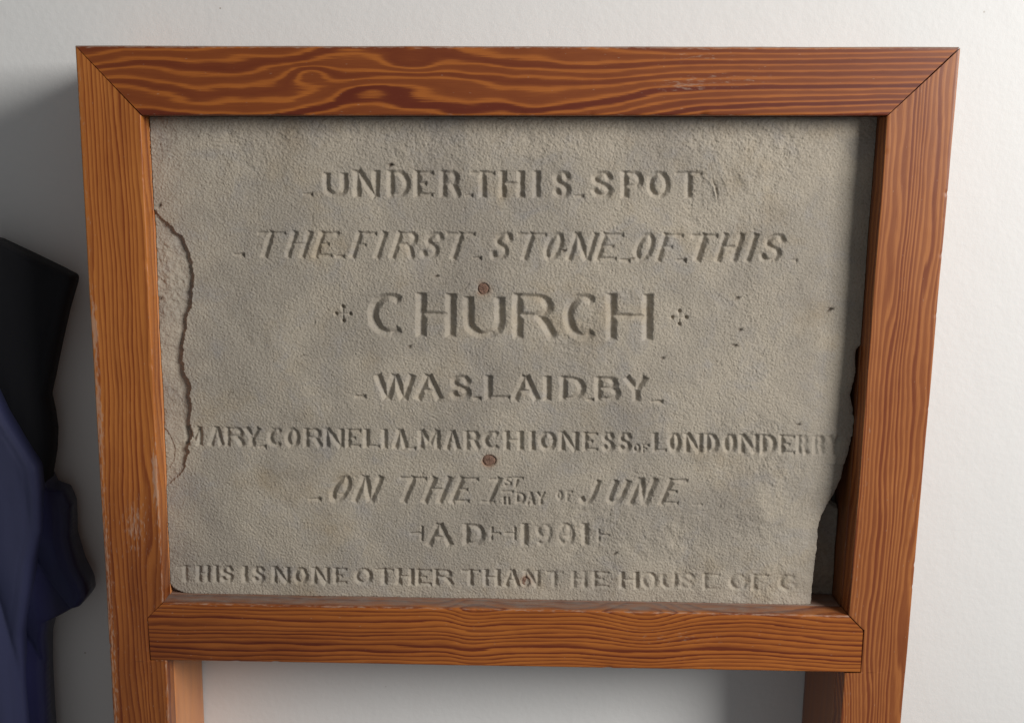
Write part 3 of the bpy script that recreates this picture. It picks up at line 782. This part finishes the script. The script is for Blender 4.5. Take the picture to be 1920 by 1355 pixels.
    I = np.arange(n).reshape(NZ, NX)
    quads = np.stack([I[:-1, :-1], I[1:, :-1], I[1:, 1:], I[:-1, 1:]], -1).reshape(-1, 4)
    ring = np.concatenate([I[0, :], I[1:, -1], I[-1, -2::-1], I[-2:0:-1, 0]])
    m = len(ring)
    R1 = V[ring].copy(); R2 = V[ring].copy(); R2[:, 1] = 0.080 - 0.014 * (R2[:, 0] > 0.86) * (R2[:, 2] < -0.50)
    mid = np.array([[0.49, 0.080, -0.37]])
    V2 = np.concatenate([V, R1, R2, R2, mid])
    a = n + np.arange(m); b = n + m + np.arange(m); c = n + 2 * m + np.arange(m); mm = n + 3 * m
    side = np.stack([a, np.roll(a, -1), np.roll(b, -1), b], -1)
    tris = np.stack([c, np.roll(c, -1), np.full(m, mm)], -1)
    me = mesh_np('inscribed_stone', V2, np.concatenate([quads, side]), tris)
    pad = len(V2) - n
    attr(me, 'stain_shade', np.concatenate([stain_shade.ravel(), np.zeros(pad)]))
    attr(me, 'rust', np.concatenate([rust.ravel(), np.zeros(pad)]))
    patch = np.clip(0.5 + 0.22 * grf(60, 31) + 0.14 * grf(22, 32), 0, 1)
    attr(me, 'patch', np.concatenate([patch.ravel(), np.full(pad, .5)]))
    def depth_at(x, z):
        i = np.argmin((X - x) ** 2 + (Z - z) ** 2); return Y.ravel()[i]
    return me, depth_at

ks = NT('sandstone')
P_ = ks.obj()
n1 = ks.noise(P_, 14, 4, 0.6); n2 = ks.noise(P_, 420, 3, 0.7); n3 = ks.noise(P_, 1500, 2, 0.6); n4 = ks.noise(P_, 26, 5, 0.62, 0.6)
n5 = ks.noise(ks.scale(P_, (1, 1, 1)), 8, 3, 0.5)
c = ks.mix(ks.ramp(ks.attr('patch'), [(0.25, 0.0), (0.75, 1.0)]), (0.362, 0.319, 0.260), (0.422, 0.369, 0.294))
c = ks.mix(ks.math('MULTIPLY', ks.ramp(n4, [(0.52, 0.0), (0.76, 1.0)]), 0.45), c, (0.285, 0.278, 0.285))
c = ks.mix(ks.math('MULTIPLY', ks.ramp(n1, [(0.56, 0.0), (0.74, 1.0)]), 0.45), c, (0.345, 0.265, 0.165))
c = ks.mix(ks.math('MULTIPLY', ks.ramp(n5, [(0.52, 0.0), (0.68, 1.0)]), 0.35), c, (0.240, 0.210, 0.180))
c = ks.mix(ks.math('MULTIPLY', ks.ramp(n2, [(0.32, 1.0), (0.50, 0.0)]), 0.62), c, ks.mix(1.0, c, (0.66, 0.62, 0.58), 'MULTIPLY'))
c = ks.mix(ks.math('MULTIPLY', ks.ramp(n3, [(0.55, 0.0), (0.75, 1.0)]), 0.45), c, (0.520, 0.470, 0.360))
c = ks.mix(ks.attr('stain_shade'), c, (0.060, 0.040, 0.028))
c = ks.mix(ks.attr('rust'), c, (0.26, 0.14, 0.08))
ks.l(c, ks.b.inputs['Base Color'])
ks.b.inputs['Roughness'].default_value = 0.93; ks.b.inputs['Specular IOR Level'].default_value = 0.2
hb = ks.math('ADD', ks.math('MULTIPLY', n2, 0.7), ks.math('MULTIPLY', n3, 0.35))
ks.l(ks.bump(hb, 0.0009, 0.9), ks.b.inputs['Normal'])
stone_me, depth_at = build_stone()
stone = link('inscribed_stone', stone_me, ks.m)
tag(stone, 'weathered grey brown sandstone slab cut with CHURCH and seven other lines, in the pine stand', 'foundation stone')

# the deeper bed of the slab left standing where the front layer broke away at the lower right
nx_, nz_ = 90, 110
xs = np.linspace(0.845, xin_r(-0.6) - 0.0015, nx_); zv = np.linspace(0, 1, nz_)
XX, ZV = np.meshgrid(xs, zv)
ztp = -0.520 - 0.045 * (XX - 0.845) / 0.07 + 0.004 * perlin(XX * 60, 0, 0, 77)
ZZ = ztp + (rail_top(XX) + 0.0004 - ztp) * ZV
XX = np.minimum(XX, xin_r(ZZ) - 0.0010)
YY = 0.0655 + 0.003 * perlin(XX * 30, ZZ * 30, 0, 78) + 0.0012 * perlin(XX * 160, ZZ * 160, 0, 79) + 0.006 * (1 - sstep(0, 0.05, ZV))
Vr = np.concatenate([np.stack([XX, YY, ZZ], -1).reshape(-1, 3), np.stack([XX, YY * 0 + 0.0795, ZZ], -1).reshape(-1, 3)])
I = np.arange(nx_ * nz_).reshape(nz_, nx_); J = I + nx_ * nz_
qq = [np.stack([I[:-1, :-1], I[1:, :-1], I[1:, 1:], I[:-1, 1:]], -1).reshape(-1, 4), np.stack([J[:-1, :-1], J[:-1, 1:], J[1:, 1:], J[1:, :-1]], -1).reshape(-1, 4)]
for E_, F_ in ((I[0], J[0]), (I[:, -1], J[:, -1]), (I[-1, ::-1], J[-1, ::-1]), (I[::-1, 0], J[::-1, 0])):
    qq.append(np.stack([E_[:-1], E_[1:], F_[1:], F_[:-1]], -1))
me_ = mesh_np('rear_layer', Vr, np.concatenate(qq))
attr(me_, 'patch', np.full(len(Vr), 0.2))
attr(me_, 'stain_shade', np.full(len(Vr), 0.25))  # even darkening in the colour, painted shade for this recessed layer
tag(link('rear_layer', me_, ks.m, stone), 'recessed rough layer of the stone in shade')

# rusty plugs filling old fixing holes
kp = NT('rusty_plug'); pp = kp.obj()
pn = kp.noise(pp, 260, 5, 0.7); pn2 = kp.noise(pp, 700, 3, 0.6)
pc = kp.mix(kp.ramp(pn, [(0.3, 0.0), (0.7, 1.0)]), (0.120, 0.066, 0.044), (0.270, 0.155, 0.105))
kp.l(kp.mix(kp.math('MULTIPLY', kp.ramp(pn2, [(0.6, 0), (0.75, 1)]), 0.5), pc, (0.36, 0.25, 0.19)), kp.b.inputs['Base Color'])
kp.b.inputs['Roughness'].default_value = 0.85
kp.l(kp.bump(pn, 0.0012, 0.8), kp.b.inputs['Normal'])
for i, ((x, z), r) in enumerate(zip(PLUGS, (0.0066, 0.0084, 0.0056))):
    rngp = np.random.RandomState(i + 2)
    na, nr = 40, 8
    V = [(0, 0, 0)]
    sy = 0.86 if i == 1 else 1.0
    for j in range(1, nr + 1):
        for q in range(na):
            a = 2 * math.pi * q / na; rad = r * j / nr * (1 + 0.05 * math.sin(3 * a + i) + 0.02 * math.sin(7 * a))
            y = 0.0 + (0.0003 * rngp.normal() if j < nr else 0.0) + (0.0015 if j == nr else (0.0004 if j == nr - 1 else 0))
            if i == 2: y += 0.0022 * math.exp(-(((rad * math.cos(a)) - 0.0022) / 0.002) ** 2)
            V.append((rad * math.cos(a), y, rad * math.sin(a) * sy))
    T3 = [(0, 1 + q, 1 + (q + 1) % na) for q in range(na)]
    Q = [(1 + (j - 1) * na + q, 1 + j * na + q, 1 + j * na + (q + 1) % na, 1 + (j - 1) * na + (q + 1) % na) for j in range(1, nr) for q in range(na)]
    me = mesh_np('plug', np.array(V), np.array(Q), np.array(T3))
    o = link('plug', me, kp.m, stone)
    o.location = (x, depth_at(x, z) - (0.0020 if i < 2 else 0.0010), z)
    if i == 2: o['label'] = 'small hollow rusty plug low on the stone'


# ------------------------------------------------------------------ wall
kw = NT('painted_plaster'); wp = kw.obj()
w1 = kw.noise(wp, 3.0, 4, 0.6); w2 = kw.noise(wp, 120, 3, 0.5); w3 = kw.noise(wp, 700, 2, 0.5); w4 = kw.noise(wp, 18, 3, 0.5)
wc_ = kw.mix(w1, (0.735, 0.727, 0.702), (0.765, 0.756, 0.732))
vz = kw.n('ShaderNodeTexVoronoi'); vz.inputs['Scale'].default_value = 26; kw.l(wp, vz.inputs['Vector'])
sp = kw.ramp(vz.outputs['Distance'], [(0.024, 1.0), (0.042, 0.0)])
spk = kw.math('MULTIPLY', sp, kw.ramp(kw.noise(wp, 9, 2), [(0.46, 0.0), (0.56, 0.8)]))
wc_ = kw.mix(spk, wc_, (0.33, 0.28, 0.22))
kw.l(wc_, kw.b.inputs['Base Color']); kw.b.inputs['Roughness'].default_value = 0.62; kw.b.inputs['Specular IOR Level'].default_value = 0.25
hh = kw.math('ADD', kw.math('MULTIPLY', w2, 0.8), kw.math('ADD', kw.math('MULTIPLY', w3, 0.25), kw.math('MULTIPLY', w4, 1.8)))
kw.l(kw.bump(hh, 0.0009, 0.5), kw.b.inputs['Normal'])
nx, nz = 120, 90
xs = np.linspace(-2.2, 3.2, nx); zs = np.linspace(1.4, -1.62, nz)
XX, ZZ = np.meshgrid(xs, zs)
YY = DW + 0.0008 + 0.0006 * perlin(XX * 3, ZZ * 3, 0, 61)
I = np.arange(nx * nz).reshape(nz, nx)
wq = np.stack([I[:-1, :-1], I[1:, :-1], I[1:, 1:], I[:-1, 1:]], -1).reshape(-1, 4)
wall = link('wall', mesh_np('wall', np.stack([XX, YY, ZZ], -1).reshape(-1, 3), wq), kw.m)
tag(wall, kind='structure')

# ------------------------------------------------------------------ the navy garment hanging at the left
def cloth_mat(name, c0, c1, rough, sheen):
    k = NT(name); p = k.obj()
    n = k.noise(p, 6, 3); wv = k.n('ShaderNodeTexWave'); wv.inputs['Scale'].default_value = 900; wv.inputs['Distortion'].default_value = 0.5; k.l(p, wv.inputs['Vector'])
    k.l(k.mix(n, c0, c1), k.b.inputs['Base Color']); k.b.inputs['Roughness'].default_value = rough
    k.b.inputs['Sheen Weight'].default_value = sheen; k.b.inputs['Sheen Roughness'].default_value = 0.5
    k.b.inputs['Sheen Tint'].default_value = c1 + (1,)
    fz = k.noise(k.scale(p, (1, 1, 0.35)), 260, 4, 0.7)
    k.l(k.bump(k.math('ADD', wv.outputs['Fac'], fz), 0.0006, 0.45), k.b.inputs['Normal'])
    return k.m
M_BLACK = cloth_mat('black_lining', (0.0025, 0.0025, 0.004), (0.004, 0.004, 0.007), 0.85, 0.0)
M_NAVY = cloth_mat('navy_cloth', (0.020, 0.024, 0.066), (0.028, 0.032, 0.088), 0.65, 0.12)
M_SATIN = cloth_mat('navy_satin', (0.012, 0.013, 0.045), (0.020, 0.022, 0.080), 0.30, 0.1)

def drape(name, mat, parent, right_pts, x_left, top_left, yf, yb, folds, nz=260, nx=160, puff=0.005, label=None):
    """hanging cloth with thickness: right_pts (x, z) is its free edge from top to hem, its front face lies at yf + folds"""
    P = np.array(right_pts) + np.array([-0.007, 0.0]); zt = P[0, 1]; zbm = P[-1, 1]
    # arc-length parameter down the free edge
    L = np.concatenate([[0], np.cumsum(np.hypot(*np.diff(P, axis=0).T))]); u = np.linspace(0, L[-1], nz)
    xr = np.interp(u, L, P[:, 0]); zr = np.interp(u, L, P[:, 1])
    for _ in range(2):
        xr[1:-1] = (xr[:-2] + 2 * xr[1:-1] + xr[2:]) / 4; zr[1:-1] = (zr[:-2] + 2 * zr[1:-1] + zr[2:]) / 4
    zl = top_left + (zbm - top_left) * np.linspace(0, 1, nz)
    s = np.linspace(0, 1, nx)[None, :]
    X = x_left + (xr[:, None] - x_left) * s; Z = zl[:, None] + (zr - zl)[:, None] * s ** 2
    e = np.clip((1 - s) * (xr[:, None] - x_left) / 0.02, 0, 1)
    roll = puff * (1 - np.sqrt(1 - (1 - e) ** 2 + 1e-6))
    dist = (1 - s) * (xr[:, None] - x_left)
    hem = 0.0007 * g(dist, 0.013, 0.0012) - 0.0005 * sstep(0.012, 0.009, dist)
    Yf = yf + folds(X, Z) + roll + hem + 0.0007 * perlin(X * 60, Z * 14, 0, 95)
    Yb = np.maximum(Yf + 0.003, yb - 0.3 * (yb - yf) * (1 - e))
    Yb = np.minimum(Yb, DW - 0.001)
    n = nz * nx
    V = np.concatenate([np.stack([X, Yf, Z], -1).reshape(-1, 3), np.stack([X, Yb, Z], -1).reshape(-1, 3)])
    I = np.arange(n).reshape(nz, nx); J = I + n
    q = [np.stack([I[:-1, :-1], I[1:, :-1], I[1:, 1:], I[:-1, 1:]], -1).reshape(-1, 4), np.stack([J[:-1, :-1], J[:-1, 1:], J[1:, 1:], J[1:, :-1]], -1).reshape(-1, 4)]
    for E_, F_ in ((I[0], J[0]), (I[:, -1], J[:, -1]), (I[-1, ::-1], J[-1, ::-1]), (I[::-1, 0], J[::-1, 0])):
        q.append(np.stack([E_[:-1], E_[1:], F_[1:], F_[:-1]], -1))
    o = link(name, mesh_np(name, V, np.concatenate(q)), mat, None)
    o.parent = parent; o.matrix_parent_inverse = Matrix.Translation(-parent.location)
    if label: o['label'] = label
    return o
gown = bpy.data.objects.new('hanging_gown', None); COL.objects.link(gown); gown.location = (-0.30, 0.12, -1.2); gown.empty_display_size = 0.1
tag(gown, 'dark navy gown with a black shoulder hanging on the wall left of the stand', 'gown')
SH = [(-0.1486, -0.2245), (-0.1104, -0.2432), (-0.0785, -0.2594), (-0.0574, -0.2708), (-0.058, -0.2783), (-0.0706, -0.3121), (-0.0851, -0.3601), (-0.0966, -0.4018), (-0.104, -0.4263), (-0.1009, -0.4474), (-0.0995, -0.4723), (-0.1028, -0.5009), (-0.1106, -0.5332), (-0.1138, -0.5577), (-0.13, -0.62), (-0.16, -0.70)]
drape('shoulder', M_BLACK, gown, SH, -0.62, -0.19, 0.100, 0.140,
      lambda X, Z: 0.003 * np.sin((X + 0.15 * Z) * 70) * sstep(-0.3, -0.5, Z) + 0.004 * perlin(X * 14, Z * 5, 0, 51))
PANEL = [(-0.1790, -0.300), (-0.1760, -0.335), (-0.1800, -0.372), (-0.1638, -0.3996), (-0.1477, -0.4437), (-0.1299, -0.4787), (-0.1120, -0.5130), (-0.1120, -0.5514), (-0.1160, -0.6000), (-0.1283, -0.6396), (-0.1369, -0.6845), (-0.1525, -0.7451), (-0.1565, -0.799), (-0.1571, -0.8814), (-0.158, -1.15)]
drape('front_panel', M_NAVY, gown, PANEL, -0.62, -0.26, 0.072, 0.112,
      lambda X, Z: (0.0075 * (1 - 1.6 * np.abs(np.sin(X * 42 + Z * 7 + 0.5 * perlin(X * 8, Z * 3, 0, 57))) ** 0.7)) * sstep(-0.42, -0.70, Z) * (0.4 + 0.6 * sstep(-0.12, -0.2, X)) + 0.003 * perlin(X * 18, Z * 4, 0, 53), label='navy blue front panel')
SLV = [(-0.118, -0.520), (-0.1080, -0.5490), (-0.0920, -0.5530), (-0.0855, -0.5734), (-0.0867, -0.5991), (-0.0880, -0.6176), (-0.0803, -0.6548), (-0.0700, -0.6812), (-0.0690, -0.6980), (-0.0800, -0.7130), (-0.1040, -0.7241), (-0.1244, -0.7330), (-0.1325, -0.7606), (-0.1362, -0.807), (-0.1387, -0.8816), (-0.142, -1.12)]
drape('sleeve', M_SATIN, gown, SLV, -0.60, -0.50, 0.098, 0.150,
      lambda X, Z: 0.006 * (1 - 1.7 * np.abs(np.sin(X * 42 + Z * 20 + 0.7 * perlin(X * 9, Z * 6, 0, 58))) ** 0.6) * sstep(-0.50, -0.58, Z) + 0.004 * perlin(X * 20, Z * 12, 0, 55), puff=0.007, label='shiny dark blue satin sleeve')
